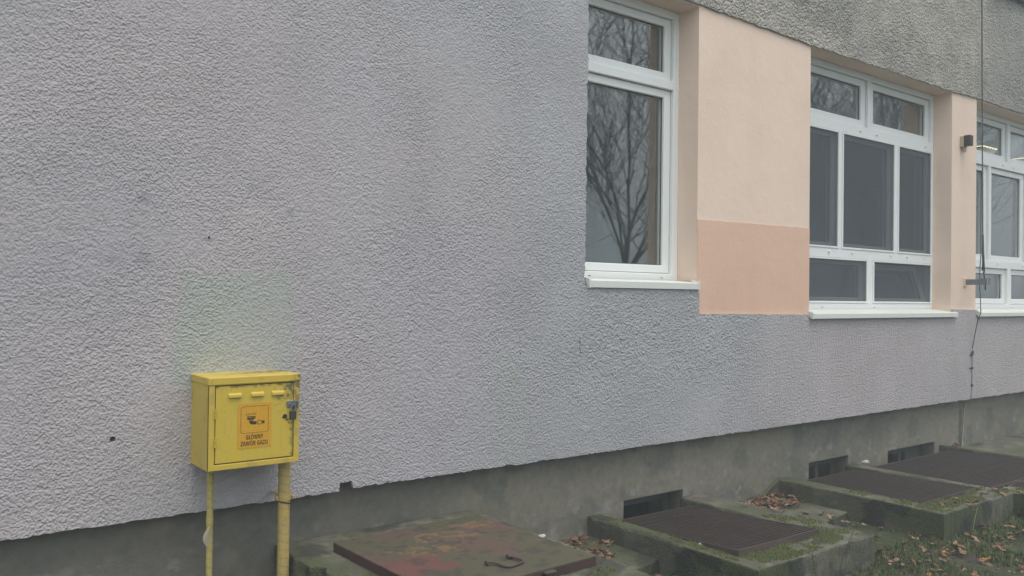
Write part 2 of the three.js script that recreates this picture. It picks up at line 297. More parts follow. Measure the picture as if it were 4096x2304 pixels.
// ------------------------------------------------------------------ building
const B = thing('building', 'long building with lilac rough render, pink piers, white windows and grey plinth', 'building', [6, 0, -3]);
B.userData.kind = 'structure';
const PT = 0.613; // top of the plinth
{ // carcass: a thick wall with openings, closed at the sides, back and top
  const s = poly([[-4, 0.664], [16, 0.664], [16, 4.9], [-4, 4.9]]);
  for (const [x0, x1, y0, y1] of [[3.567, 4.655, 1.665, 3.662], [6.03, 8.455, 1.49, 3.655], [8.985, 11.41, 1.49, 3.655], [11.94, 14.36, 1.49, 3.655]]) s.holes.push(rectHole(x0, x1, y0, y1));
  part('pier_wall', upright(s, -0.38, 0), M.pink, B, 'pale pink smooth plaster piers and window reveals');
  const p = poly([[-4, -1.5], [16, -1.5], [16, 0.66], [-4, 0.66]]);
  for (const [x0, x1, y1] of BWIN()) p.holes.push(rectHole(x0, x1, -0.15, y1));
  part('plinth', upright(p, -0.38, -0.055), M.plinth, B, 'grey damp concrete plinth');
  part('outer_wall', [box(-4, -3.7, -1.5, 4.9, -6, -0.38), box(15.7, 16, -1.5, 4.9, -6, -0.38), box(-4, 16, -1.5, 4.9, -6.3, -6)], M.plinth, B);
  part('roof', box(-4.1, 16.1, 4.9, 5.15, -6.4, 0.012), M.grey, B);
  part('roof_flashing', box(-4.1, 16.1, 4.865, 4.99, 0.03, 0.07), M.soot, B, 'dark metal flashing along the roof edge');
  part('room', [box(-3.7, 15.7, 0.55, 0.65, -6, -0.38)], M.roomFloor, B);
  part('room_wall', [box(-3.7, 15.7, 0.65, 3.8, -5.2, -5.1), box(5.3, 5.42, 0.65, 3.8, -5.1, -0.38), box(1.2, 1.3, 0.65, 3.8, -5.1, -0.38)], M.room, B);
  part('ceiling', box(-3.7, 15.7, 3.8, 3.9, -5.2, -0.38), M.room, B);
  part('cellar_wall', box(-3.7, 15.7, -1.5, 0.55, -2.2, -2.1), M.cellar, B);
}
function BWIN() { return [[4.006, 4.594, 0.25], [6.135, 6.73, 0.263], [7.383, 8.257, 0.231]]; }
part('mortar', box(-4, 3.55, 0.668, 4.85, 0.0004, 0.0016), std({ color: lin(0.09, 0.085, 0.08), roughness: 1 }), B);
{ // lilac render coat, one sheet with a torn edge and the small holes drilled in it
  const o = rough([[-4, PT - 0.004, 0.8], [1.908, PT - 0.008, 0], [1.912, PT + 0.033, 0.3], [1.978, PT + 0.036, 0], [1.986, PT, 0.9], [15.9, PT, 0], [15.9, 1.47, 0], [8.99, 1.47, 0], [8.985, 1.512, 0.4], [8.45, 1.517, 0], [8.45, 1.47, 0], [6.03, 1.455, 0], [6.03, 1.478, 0.35], [4.66, 1.487, 0], [4.657, 1.672, 0], [3.567, 1.672, 1.6], [3.572, 4.86, 0], [-4, 4.86, 0]], 0.018, 0.0075, 1);
  const s = poly(o);
  const hole = (x, y, r, q = 1) => { const p = new THREE.Path(); for (let i = 0; i < 9; i++) { const t = -i / 9 * 2 * Math.PI, R = r * rr(0.8, 1.15); (i ? p.lineTo : p.moveTo).call(p, x + R * Math.cos(t) * q, y + R * Math.sin(t)); } p.closePath(); s.holes.push(p); };
  hole(0.849, 0.968, 0.013); hole(1.243, 1.849, 0.008, 0.7); hole(1.443, 1.85, 0.005); hole(1.632, 1.552, 0.004); hole(3.06, 1.26, 0.006);
  const crack = new THREE.Path([[3.527, 1.345], [3.531, 1.345], [3.536, 1.31], [3.532, 1.28], [3.541, 1.25], [3.539, 1.215], [3.537, 1.215], [3.536, 1.25], [3.526, 1.28], [3.529, 1.31]].map(([x, y]) => new THREE.Vector2(x, y))); s.holes.push(crack);
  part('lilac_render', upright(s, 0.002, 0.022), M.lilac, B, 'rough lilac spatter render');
  const l = rough([[3.575, 3.668, 0.6], [4.655, 3.672, 0.7], [6.03, 3.648, 0.9], [8.455, 3.655, 0.9], [8.985, 3.668, 0.9], [15.9, 3.66, 0], [15.9, 4.862, 0], [3.578, 4.862, 0]], 0.035, 0.01, 2);
  part('lintel_render', upright(poly(l), 0.002, 0.017, 0.003), M.lintel, B, 'coarse grey render band above the windows');
  const b = rough([[4.656, 1.46, 0], [6.029, 1.46, 0], [6.029, 2.172, 0.6], [4.656, 2.156, 0]], 0.05, 0.006, 3);
  part('paint_band', upright(poly(b), 0.0005, 0.004), M.salmon, B, 'darker salmon paint on the lower half of the wide pier');
  const f = rough([[4.78, 0.02, 0], [5.72, 0.02, 0], [5.72, 0.2, 0.3], [5.5, 0.1, 1], [5.25, 0.075, 1], [5.02, 0.13, 1.5], [4.9, 0.1, 1], [4.78, 0.115, 0]], 0.02, 0.014, 4);
  part('mortar_fillet', upright(poly(f), -0.056, -0.02, 0.004), M.kerb, B, 'broken strip of old mortar at the foot of the plinth');
}

// windows: groups whose children are frame, sashes, panes, screens, sill and its caps
function ring(x0, x1, y0, y1, l, r, t, b, zf, depth, bevel = 0.004) { const s = poly([[x0, y0], [x1, y0], [x1, y1], [x0, y1]]); s.holes.push(rectHole(x0 + l, x1 - r, y0 + b, y1 - t)); return upright(s, zf - depth, zf, bevel); }
function glaze(win, x0, x1, y0, y1, z) {

}
function paneSheet(x0, x1, y0, y1, z) { return boxUV(new THREE.PlaneGeometry(x1 - x0, y1 - y0).translate((x0 + x1) / 2, (y0 + y1) / 2, z)); }
function sash(win, x0, x1, y0, y1, zf, st = 0.075, tilt = 0) {
  const g = 0.004, geo = ring(x0 + g, x1 - g, y0 + g, y1 - g, st, st, st * 0.82, st * 0.82, zf, 0.055, 0.006);
  const gx0 = x0 + g + st, gx1 = x1 - g - st, gy0 = y0 + g + st * 0.82, gy1 = y1 - g - st * 0.82;
  const seal = ring(gx0 - 0.002, gx1 + 0.002, gy0 - 0.002, gy1 + 0.002, 0.007, 0.007, 0.007, 0.007, zf - 0.02, 0.006, 0.001);
  const p1 = paneSheet(gx0 - 0.003, gx1 + 0.003, gy0 - 0.003, gy1 + 0.003, zf - 0.028), p2 = paneSheet(gx0 - 0.003, gx1 + 0.003, gy0 - 0.003, gy1 + 0.003, zf - 0.046);
  const lean = (q) => tilt ? q.translate(0, -y0, -zf).rotateX(-tilt).translate(0, y0, zf) : q;
  part('sash', lean(geo), M.upvc, win); part('seal', lean(seal), M.rubber, win); part('pane', lean(p1), M.glass, win); part('pane', lean(p2), M.glass, win);
}
function screen(win, x0, x1, y0, y1) {
  part('screen_frame', ring(x0 + 0.002, x1 - 0.002, y0 + 0.002, y1 - 0.002, 0.018, 0.018, 0.014, 0.016, -0.174, 0.014, 0.003), M.upvc, win);
  part('fly_screen', paneSheet(x0 + 0.014, x1 - 0.014, y0 + 0.012, y1 - 0.01, -0.184), M.mesh, win, 'dark insect screen');
}
function sill(win, x0, x1, yb, yf, zf, lip, capL, capR) {
  const s = poly([[-0.15, yb], [zf - 0.004, yf], [zf, yf - 0.004], [zf, yf - lip], [zf - 0.004, yf - lip], [zf - 0.004, yf - 0.007], [-0.15, yb - 0.006]]);
  const g = boxUV(new THREE.ExtrudeGeometry(s, { depth: x1 - x0, bevelEnabled: false }).rotateY(-Math.PI / 2).translate(x1, 0, 0));
  part('sill', g, M.sill, win);
  const cap = (x) => part('sill_cap', boxUV(new THREE.ExtrudeGeometry(poly([[-0.03, yb + 0.006], [zf + 0.003, yf + 0.008], [zf + 0.006, yf + 0.003], [zf + 0.006, yf - lip - 0.003], [zf - 0.012, yf - lip - 0.003], [zf - 0.03, yf - 0.016], [-0.03, yb - 0.012]]), { depth: 0.014, bevelEnabled: false }).rotateY(-Math.PI / 2).translate(x + 0.014, 0, 0)), M.sill, win);
  if (capL) cap(x0 - 0.013); if (capR) cap(x1 - 0.001);
}
function caps(win, list) { for (const [x, y, w] of list) { part('drain_cap', box(x, x + w, y, y + 0.011, -0.181, -0.168, 0.003), M.upvc, win); } }
function slots(win, list) { for (const [x, y] of list) part('drain_slot', box(x, x + 0.024, y, y + 0.005, -0.1815, -0.1795), M.soot, win); }
function windowGroup(label, x) { const w = new THREE.Group(); w.name = 'window'; w.position.set(x - 6, 0, 3); B.add(w); w.userData.label = label; return w; }
{
  const w = windowGroup('narrow white window reflecting bare branches', 4.1);
  const s = poly([[3.567, 1.7], [4.655, 1.7], [4.655, 3.66], [3.567, 3.66]]);
  s.holes.push(rectHole(3.625, 4.597, 3.155, 3.606), rectHole(3.625, 4.597, 1.77, 3.092));
  part('frame', upright(s, -0.25, -0.18, 0.004), M.upvc, w);
  sash(w, 3.625, 4.597, 3.155, 3.606, -0.205, 0.068); sash(w, 3.625, 4.597, 1.77, 3.092, -0.205, 0.068);
  sill(w, 3.602, 4.632, 1.72, 1.705, 0.034, 0.046, true, true);
  slots(w, [[3.78, 1.736], [4.48, 1.736]]);
}
function wide(label, dx, screens) {
  const w = windowGroup(label, 7.24 + dx), X = (a) => a + dx;
  const s = poly([[X(6.03), 1.5], [X(8.455), 1.5], [X(8.455), 3.653], [X(6.03), 3.653]]);
  const up = [[6.075, 7.222, 3.168, 3.602], [7.28, 8.41, 3.168, 3.602]], mid = [[6.075, 6.757, 2.045, 3.078], [6.802, 7.71, 2.045, 3.078], [7.764, 8.425, 2.045, 3.078]], low = [[6.075, 7.238, 1.568, 1.965], [7.326, 8.432, 1.568, 1.965]];
  for (const [a, b, c, d] of [...up, ...mid, ...low]) s.holes.push(rectHole(X(a), X(b), c, d));
  part('frame', upright(s, -0.25, -0.18, 0.004), M.upvc, w);
  for (const [a, b, c, d] of up) sash(w, X(a), X(b), c, d, -0.205, 0.072);
  for (const [a, b, c, d] of mid) { sash(w, X(a), X(b), c, d, screens ? -0.215 : -0.205, screens ? 0.06 : 0.072); if (screens) screen(w, X(a), X(b), c, d); }
  low.forEach(([a, b, c, d], i) => { if (screens) { sash(w, X(a), X(b), c, d, -0.22, 0.06, i ? 0.3 : 0); screen(w, X(a), X(b), c, d); } else sash(w, X(a), X(b), c, d, -0.205, 0.072); });
  sill(w, X(6.018), X(8.5), 1.512, 1.486, 0.052, 0.042, true, false);
  caps(w, [[7.08, 3.115, 0.03], [7.36, 3.115, 0.03], [8.27, 3.112, 0.03], [6.59, 2.01, 0.03], [6.96, 2.012, 0.03], [7.62, 2.012, 0.03], [7.93, 2.012, 0.03]].map(([x, y, q]) => [X(x), y, q]));
  part('dirt', [[6.35, 0.02], [6.75, 0.008], [6.9, 0.035], [6.94, 0.012], [7.05, 0.01], [7.2, 0.03], [7.33, 0.008], [7.72, 0.008], [7.93, 0.03], [8.1, 0.012], [8.3, 0.05]].map(([x, q]) => box(X(x), X(x) + q, 1.4975 + rr(0, 0.004), 1.506 + rr(0, 0.006), -0.1795, -0.172)), M.barkish, w, 'brown dirt and chips along the foot of the frame');
  slots(w, [[8.27, 2.0], [6.5, 1.53], [7.35, 1.53]].map(([x, y]) => [X(x), y]));
}
wide('wide white window with dark insect screens', 0, true);
wide('wide white window at the right edge, partly out of view', 2.955, false);
wide('wide white window beyond the right edge', 5.91, false);

// basement windows, deep in the plinth
BWIN().forEach(([x0, x1, y1], i) => {
  const w = new THREE.Group(); w.name = 'basement_window'; w.position.set(x0 - 6, 0, 3); B.add(w);
  w.userData.label = ['small basement window beside the hatch, nearest of the three', 'small basement window in the middle of the three', 'widest small basement window, behind the largest grate'][i];
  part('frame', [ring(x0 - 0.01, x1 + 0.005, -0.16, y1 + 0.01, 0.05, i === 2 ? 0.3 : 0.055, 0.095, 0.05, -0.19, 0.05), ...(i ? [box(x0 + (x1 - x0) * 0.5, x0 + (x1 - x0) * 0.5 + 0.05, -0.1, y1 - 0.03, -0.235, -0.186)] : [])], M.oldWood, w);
  part('pane', paneSheet(x0, x1, -0.12, y1 - 0.02, -0.215), M.glass, w);
});

// ceiling lamps in the far room
for (const [x, z, l] of [[12.42, -1.42, 'lit ceiling lamp seen through the upper pane of the right window'], [13.9, -1.42, 'second lit ceiling lamp seen deeper inside the right window']]) {
  const t = thing('ceiling_lamp', l, 'ceiling lamp', [x, 3.8, z]);
  const em = new THREE.MeshStandardMaterial({ color: lin(0.6, 0.55, 0.4), emissive: lin(1, 0.84, 0.5), emissiveIntensity: 1.6 });
  part('housing', box(x - 0.3, x + 0.3, 3.74, 3.796, z - 0.16, z + 0.16), M.upvc, t);
  part('lamp_panel', box(x - 0.28, x + 0.28, 3.733, 3.739, z - 0.14, z + 0.14), em, t);
  for (let k = 0; k < 7; k++) part('louvre', box(x - 0.28 + k * 0.09, x - 0.272 + k * 0.09, 3.705, 3.732, z - 0.14, z + 0.14), M.grey, t);
  const r = new THREE.RectAreaLight(0xffd890, 2.2, 0.5, 0.26); r.position.set(x, 3.70, z); r.lookAt(x, 0, z); scene.add(r);
}

// ------------------------------------------------------------------ gas cabinet
const cabX0 = 1.176, cabX1 = 1.586, cabY0 = 0.83, cabY1 = 1.232, cabZ = 0.262;
{
  const t = thing('gas_cabinet', 'yellow metal gas valve cabinet hung on the lilac wall', 'gas cabinet', [1.38, cabY0, 0.02]);
  const x0 = cabX0, x1 = cabX1, y0 = cabY0, y1 = cabY1, z = cabZ, dx0 = x0 + 0.026, dx1 = x1 - 0.026, dy0 = y0 + 0.025, dy1 = y1 - 0.036;
  part('body', [box(x0, x0 + 0.0015, y0, y1 - 0.03, 0.02, z - 0.002), box(x1 - 0.0015, x1, y0, y1 - 0.03, 0.02, z - 0.002), box(x0 + 0.002, x1 - 0.002, y0 + 0.0005, y0 + 0.002, 0.021, z - 0.003), box(x0 + 0.002, x1 - 0.002, y0, y1 - 0.03, 0.0205, 0.022), ring(x0, x1, y0, y1 - 0.03, dx0 - x0, x1 - dx1, y1 - 0.03 - dy1, dy0 - y0, z, 0.016, 0.003), box(x0 + 0.01, x1 - 0.01, y0 + 0.01, y1 - 0.04, z - 0.045, z - 0.044)], M.yellow, t);
  part('top', [box(x0 - 0.004, x1 + 0.004, y1 - 0.033, y1, 0.02, z + 0.004, 0.004)], M.yellow, t, 'folded top cap with green-grey grime');
  // door with its paint, run-off dirt and worn right edge
  const dm = colorTex(1024, 1024, 1, 1, (u, v) => {
    const a = fbm(u, v, 4, 4, 4, 210), b = fbm(u, v, 24, 24, 4, 214), s = fbm(u, v, 50, 3, 3, 218), g = mix(0.5, gr(u * 2, v * 2, G3), 0.55);
    let c = lerp3([0.62, 0.455, 0.05], [0.58, 0.43, 0.065], a);
    c = lerp3(c, [0.4, 0.34, 0.1], 0.3 * sst(0.5, 0.7, s) * sst(0.42, 0.62, b));
    const edge = sst(0.7, 1.0, u + 0.3 * (b - 0.5)) * sst(0.55, 1.0, v + 0.45 * (b - 0.5)) + 0.6 * sst(0.93, 0.99, u + 0.08 * (b - 0.5));
    c = lerp3(c, [0.075, 0.075, 0.055], 0.85 * clamp(edge * 1.25) * sst(0.3, 0.52, fbm(u, v, 14, 20, 4, 226)));
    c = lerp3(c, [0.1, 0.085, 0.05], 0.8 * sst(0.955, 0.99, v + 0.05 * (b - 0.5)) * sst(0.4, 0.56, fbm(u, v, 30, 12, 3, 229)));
    for (const [px, py, r] of [[0.885, 0.55, 0.02], [0.91, 0.5, 0.022], [0.935, 0.46, 0.02], [0.86, 0.64, 0.007], [0.845, 0.53, 0.006]]) c = lerp3(c, [0.12, 0.1, 0.06], 0.85 * (1 - sst(r * 0.4, r, Math.hypot(u - px, v - py) + 0.03 * (b - 0.5))));
    return mul(c, 0.93 + 0.14 * g);
  }, 0, 0);
  const door = part('door', (() => { const g = box(dx0 + 0.0035, dx1 - 0.0035, dy0 + 0.005, dy1 - 0.0035, z - 0.018, z - 0.001, 0.002), p = g.attributes.position, uv = g.attributes.uv; for (let i = 0; i < p.count; i++) uv.setXY(i, (p.getX(i) - dx0) / (dx1 - dx0), (p.getY(i) - dy0) / (dy1 - dy0)); return g; })(), std({ map: dm, roughness: 0.45 }), t, 'yellow door with grime along its right edge');
  const U = (u) => mix(dx0, dx1, u), V = (v) => mix(dy1, dy0, v);
  for (const u of [0.24, 0.52, 0.785]) { // pressed vent hoods
    const c = U(u), y = V(0.135), hood = poly([[0, 0.009], [0.0035, 0.0082], [0.006, 0.0055], [0.0075, 0.001], [0.0075, -0.007], [0.0055, -0.0078], [0, -0.005]]);
    const g = boxUV(new THREE.ExtrudeGeometry(hood, { depth: 0.052, bevelEnabled: true, bevelSize: 0.0015, bevelThickness: 0.003, bevelSegments: 2 }).rotateY(-Math.PI / 2).translate(c + 0.026, y, z - 0.0015));
    const h = part('vent_hood', g, M.yellow, door); part('vent_slot', box(c - 0.026, c + 0.026, y - 0.0105, y - 0.0082, z - 0.0025, z + 0.0035), M.soot, door); h.name = 'vent_hood';
  }
  // sticker
  const cv = document.createElement('canvas'); cv.width = 512; cv.height = 740; const q = cv.getContext('2d');
  q.fillStyle = '#cf9c2c'; q.fillRect(0, 0, 512, 740);
  for (let i = 0; i < 2600; i++) { q.fillStyle = rnd() < 0.5 ? 'rgba(150,100,10,0.07)' : 'rgba(255,205,70,0.08)'; q.fillRect(rnd() * 512, rnd() * 740, rr(2, 12), rr(4, 40)); }
  q.strokeStyle = '#3b2c1c'; q.lineWidth = 6; q.beginPath(); q.roundRect(50, 48, 412, 440, 38); q.stroke();
  q.fillStyle = '#3d3426'; q.strokeStyle = '#3d3426';
  for (const [fx, fy, fa] of [[132, 180, -0.35], [166, 178, -0.15], [200, 176, 0.0], [234, 174, 0.12], [268, 172, 0.4]]) { q.save(); q.translate(fx, fy); q.rotate(fa); q.beginPath(); q.moveTo(0, -22); q.quadraticCurveTo(14, 4, 3, 20); q.quadraticCurveTo(-13, 8, 0, -22); q.fill(); q.restore(); }
  q.fillRect(136, 212, 130, 9);
  q.beginPath(); q.moveTo(138, 222); for (let i = 0; i <= 5; i++) { q.lineTo(138 + i * 25.5 + 6, 222 + (i % 2 ? 14 : 4)); } q.lineTo(266, 212); q.lineTo(138, 212); q.fill();
  q.beginPath(); q.moveTo(134, 240); q.lineTo(268, 234); q.quadraticCurveTo(262, 262, 232, 272); q.lineTo(170, 276); q.quadraticCurveTo(140, 266, 134, 240); q.fill();
  q.beginPath(); q.moveTo(172, 284); q.lineTo(226, 280); q.quadraticCurveTo(230, 300, 254, 300); q.lineTo(284, 298); q.lineTo(282, 352); q.lineTo(226, 352); q.quadraticCurveTo(174, 350, 172, 284); q.fill();
  q.beginPath(); q.arc(330, 322, 40, 0, 7); q.fill(); q.fillStyle = '#cf9c2c'; q.beginPath(); q.moveTo(330, 286); q.lineTo(366, 322); q.lineTo(330, 358); q.lineTo(294, 322); q.fill();
  q.fillStyle = '#3d3426'; q.beginPath(); q.moveTo(370, 298); q.lineTo(406, 294); q.lineTo(404, 350); q.lineTo(370, 346); q.fill();
  q.fillStyle = '#2e2417'; q.textAlign = 'center'; q.textBaseline = 'middle';
  const words = (s, y, w, px) => { q.save(); q.font = `bold ${px}px sans-serif`; q.translate(256, y); q.scale(w / q.measureText(s).width, 1); q.fillText(s, 0, 0); q.lineWidth = 1.5; q.strokeStyle = '#2e2417'; q.strokeText(s, 0, 0); q.restore(); };
  words('GŁÓWNY', 558, 262, 104); words('ZAWÓR GAZU', 662, 412, 104);
  const st = new THREE.CanvasTexture(cv); st.colorSpace = THREE.SRGBColorSpace;
  const sx0 = U(0.275), sx1 = U(0.705), sy1 = V(0.25), sy0 = V(0.825);
  part('sticker', new THREE.BoxGeometry(sx1 - sx0, sy1 - sy0, 0.0008).translate((sx0 + sx1) / 2, (sy0 + sy1) / 2, z), std({ map: st, roughness: 0.5 }), door, 'orange gas valve sticker with black pictogram and lettering');
  for (const v of [0.355, 0.715]) { // hinges in two knuckles
    const y = V(v); part('hinge', [cyl(0.0055, [dx0 + 0.001, y + 0.002, z + 0.003], [dx0 + 0.001, y + 0.022, z + 0.003]), cyl(0.0055, [dx0 + 0.001, y - 0.022, z + 0.003], [dx0 + 0.001, y - 0.001, z + 0.003]), box(dx0 - 0.006, dx0 + 0.008, y - 0.015, y + 0.014, z - 0.001, z + 0.003)], M.yellow, t);
  }
  part('hasp', [box(U(0.9), U(1.055), V(0.335), V(0.25), z + 0.001, z + 0.004, 0.0015), box(U(0.99), U(1.0), V(0.33), V(0.255), z + 0.004, z + 0.018), box(U(1.03), U(1.04), V(0.33), V(0.26), z + 0.004, z + 0.012), new THREE.SphereGeometry(0.0045, 8, 6).translate(U(0.935), V(0.29), z + 0.004)], M.zinc, t, 'grey zinc hasp');
  part('lock_hole', [(new THREE.TorusGeometry(0.009, 0.002, 6, 18)).translate(U(0.88), V(0.452), z), new THREE.CylinderGeometry(0.008, 0.008, 0.002, 16).rotateX(Math.PI / 2).translate(U(0.88), V(0.452), z)], M.soot, door);
  const k = thing('padlock', 'old grey padlock hanging from the hasp of the yellow cabinet', 'padlock', [U(0.975), V(0.41), z + 0.014]);
  part('body', box(U(0.975) - 0.017, U(0.975) + 0.013, V(0.495), V(0.375), z + 0.006, z + 0.022, 0.005).clone(), M.soot, k);
  part('shackle', tube([[U(0.975) - 0.011, V(0.385), z + 0.014], [U(0.975) - 0.009, V(0.32), z + 0.014], [U(0.985), V(0.29), z + 0.016], [U(0.985) + 0.008, V(0.32), z + 0.014], [U(0.985) + 0.007, V(0.385), z + 0.014]], 0.0028, 20, 6), M.zinc, k);
}
{ // pipes under the cabinet
  const t = thing('gas_pipe', 'thick tape-wrapped yellow pipe under the right end of the cabinet', 'pipe', [1.55, 0, 0.17]);
  const prof = []; for (let i = 0; i <= 60; i++) { const y = i / 60 * 0.832; prof.push(new THREE.Vector2(0.0265 + 0.0012 * ((i * 0.7) % 1) + 0.0008 * n1(i, 5), y)); }
  part('pipe', new THREE.LatheGeometry(prof, 22).translate(1.556, 0, 0.17), M.wrap, t);
  part('clamp', [new THREE.CylinderGeometry(0.031, 0.031, 0.022, 20).translate(1.556, 0.652, 0.17), box(1.515, 1.525, 0.642, 0.662, 0.16, 0.178, 0.002), box(1.587, 1.6, 0.644, 0.664, 0.16, 0.178, 0.002), cyl(0.004, [1.52, 0.652, 0.17], [1.52, 0.652, 0.187], 8), cyl(0.004, [1.595, 0.654, 0.17], [1.595, 0.654, 0.187], 8), cyl(0.006, [1.556, 0.652, 0.145], [1.556, 0.652, -0.035], 8)], M.wrap, t, 'rusty yellow pipe clamp');
  part('rubber_band', new THREE.TorusGeometry(0.029, 0.003, 6, 24).rotateX(Math.PI / 2).rotateZ(-0.25).translate(1.556, 0.632, 0.17), M.rubber, t);
  const p = thing('thin_gas_pipe', 'thin pale yellow pipe under the left end of the cabinet', 'pipe', [1.233, 0, 0.12]);
  const pr = []; for (let i = 0; i <= 90; i++) { const y = i / 90 * 0.832; pr.push(new THREE.Vector2(0.0132 + 0.0014 * ((i * 0.45) % 1) + (y > 0.55 && y < 0.62 ? 0.0015 * Math.sin((y - 0.55) / 0.07 * 3.14) : 0), y)); }
  part('pipe', new THREE.LatheGeometry(pr, 14).translate(1.233, 0, 0.12), M.paleWrap, p);
  const flap = (pts, c) => { const g = new THREE.PlaneGeometry(1, 1, 4, 6), a = g.attributes.position; for (let i = 0; i < a.count; i++) { const u = a.getX(i) + 0.5, v = a.getY(i) + 0.5; a.setXYZ(i, c[0] - pts[0] * (1 - u) * Math.sin(v * 2.8 + 0.2), c[1] + (v - 0.5) * pts[1], c[2] + 0.012 + 0.012 * Math.sin(u * 3) * v); } g.computeVertexNormals(); return g; };
  part('loose_tape', flap([0.032, 0.1], [1.232, 0.513, 0.12]), M.tape, p, 'peeling beige tape end');
}

// ------------------------------------------------------------------ concrete wells and slabs
const kerbs = [];
function slab(name, label, category, pts, y0, y1, amp, k, holes, group) {
  const g = lying(rough(pts, 0.03, amp, k), y0, y1, 0.01, holes);
  return solo(name, g, M.kerb, [pts[0][0], 0, pts[0][1]], label, category, group);
}
slab('hatch_slab', 'thick mossy concrete block under the rusty metal hatch', 'concrete slab', [[1.606, -0.054, 0], [1.602, 0.36], [1.66, 0.41], [1.63, 0.47], [1.605, 1.9], [2.775, 1.9], [2.785, -0.054]], -0.4, 0.373, 0.01, 11);
slab('broken_concrete', 'broken lower lump of concrete at the left corner of the hatch block', 'concrete lump', [[1.57, 0.3], [1.56, 1.6], [1.7, 1.6], [1.7, 0.5], [1.63, 0.36]], -0.2, 0.26, 0.014, 12);
slab('concrete_slab', 'mossy slab between the rusty hatch and the nearest grated well', 'concrete slab', [[2.79, -0.054, 0], [2.79, 0.7], [3.42, 0.62], [3.672, 0.56, 0], [3.672, -0.054, 0]], -0.3, 0.085, 0.01, 13);
slab('concrete_slab', 'cracked slab between the two grated wells, leaf heap on its far corner', 'concrete slab', [[4.81, -0.054, 0], [4.815, 0.72], [5.2, 0.64], [5.683, 0.56, 0], [5.683, -0.054, 0]], -0.3, 0.06, 0.012, 14);
slab('concrete_slab', 'far right slab along the wall beyond the largest grate', 'concrete slab', [[8.405, -0.054, 0], [8.405, 2.0], [15.9, 2.0], [15.9, -0.054, 0]], -0.3, 0.13, 0.01, 15);
slab('well_kerb', 'raised mossy concrete kerb round the nearest grated light well', 'kerb', [[3.68, -0.053, 0], [3.675, 1.245], [4.8, 1.25], [4.805, -0.053, 0], [4.56, -0.053, 0], [4.56, 1.07, 0.5], [3.785, 1.07, 0.5], [3.785, -0.053, 0]], -0.4, 0.2, 0.011, 16);
slab('well_kerb', 'long raised concrete kerb round the two grated wells at the right', 'kerb', [[5.69, -0.053, 0], [5.68, 1.245], [6.745, 1.25], [6.74, 2.2], [8.4, 2.2], [8.4, -0.053, 0], [8.35, -0.053, 0], [8.35, 1.95, 0], [6.96, 1.95, 0.5], [6.96, 1.13, 0.5], [6.78, 1.13, 0.5], [6.775, -0.053, 0], [6.67, -0.053, 0], [6.67, 1.06, 0.5], [5.84, 1.06, 0.5], [5.825, -0.053, 0]], -0.4, 0.19, 0.01, 18);
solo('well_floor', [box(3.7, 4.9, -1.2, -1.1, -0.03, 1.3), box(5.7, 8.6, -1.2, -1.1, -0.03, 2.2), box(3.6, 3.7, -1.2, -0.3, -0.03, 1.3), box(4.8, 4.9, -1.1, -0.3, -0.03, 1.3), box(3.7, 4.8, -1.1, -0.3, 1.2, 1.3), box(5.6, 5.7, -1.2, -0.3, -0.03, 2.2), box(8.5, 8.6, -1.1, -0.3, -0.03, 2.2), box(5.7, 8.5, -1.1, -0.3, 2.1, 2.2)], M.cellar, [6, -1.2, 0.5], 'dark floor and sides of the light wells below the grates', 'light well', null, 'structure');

function grate(label, x0, z0, w, d, yb, yf, turn) { // bars along the wall in an angle frame
  const t = thing('steel_grate', label, 'grate', [x0, yb, z0]);
  const lean = Math.atan2(yf - yb, d); t.rotation.set(-lean, turn, 0, 'YXZ');
  const L = (g) => { g.translate(x0, yb, z0); return g; };
  part('frame', [L(box(0, w, -0.05, 0, d - 0.006, d)), L(box(0, w, -0.05, -0.002, 0, 0.006)), L(box(0, 0.006, -0.05, -0.001, 0.006, d - 0.006)), L(box(w - 0.006, w, -0.05, -0.001, 0.006, d - 0.006)), L(box(w * 0.5 - 0.004, w * 0.5 + 0.004, -0.05, -0.03, 0.006, d - 0.006))], M.rust, t);
  const n = Math.floor(d / 0.0275), geos = [0, 1, 2, 3, 4, 5, 6].map((q) => boxUV(new THREE.BoxGeometry(w - 0.014, 0.024, 0.013).translate(q * 0.37, q * 0.21, q * 0.113)).translate(-q * 0.37, -q * 0.21, -q * 0.113));
  for (let i = 0; i < n; i++) { const m = shadows(new THREE.Mesh(geos[(rnd() * 7) | 0], M.slat)); m.name = 'slat'; m.position.set(w / 2, -0.0135 + rr(-0.0007, 0.0007), 0.02 + i * (d - 0.036) / (n - 1)); m.rotation.x = rr(-0.04, 0.04); t.add(m); }
  return t;
}
grate('rusty steel grate lying askew over the nearest light well', 3.795, 0.05, 0.745, 1.0, 0.17, 0.236, -0.025);
grate('rusty reddish steel grate over the middle light well', 5.838, 0.05, 0.825, 0.99, 0.168, 0.2, 0);
grate('widest steel grate under the third basement window', 6.79, 0.05, 1.55, 1.04, 0.158, 0.192, 0);
grate('steel grate at the right edge in front of the widest one', 6.97, 1.11, 1.37, 0.83, 0.19, 0.19, 0);

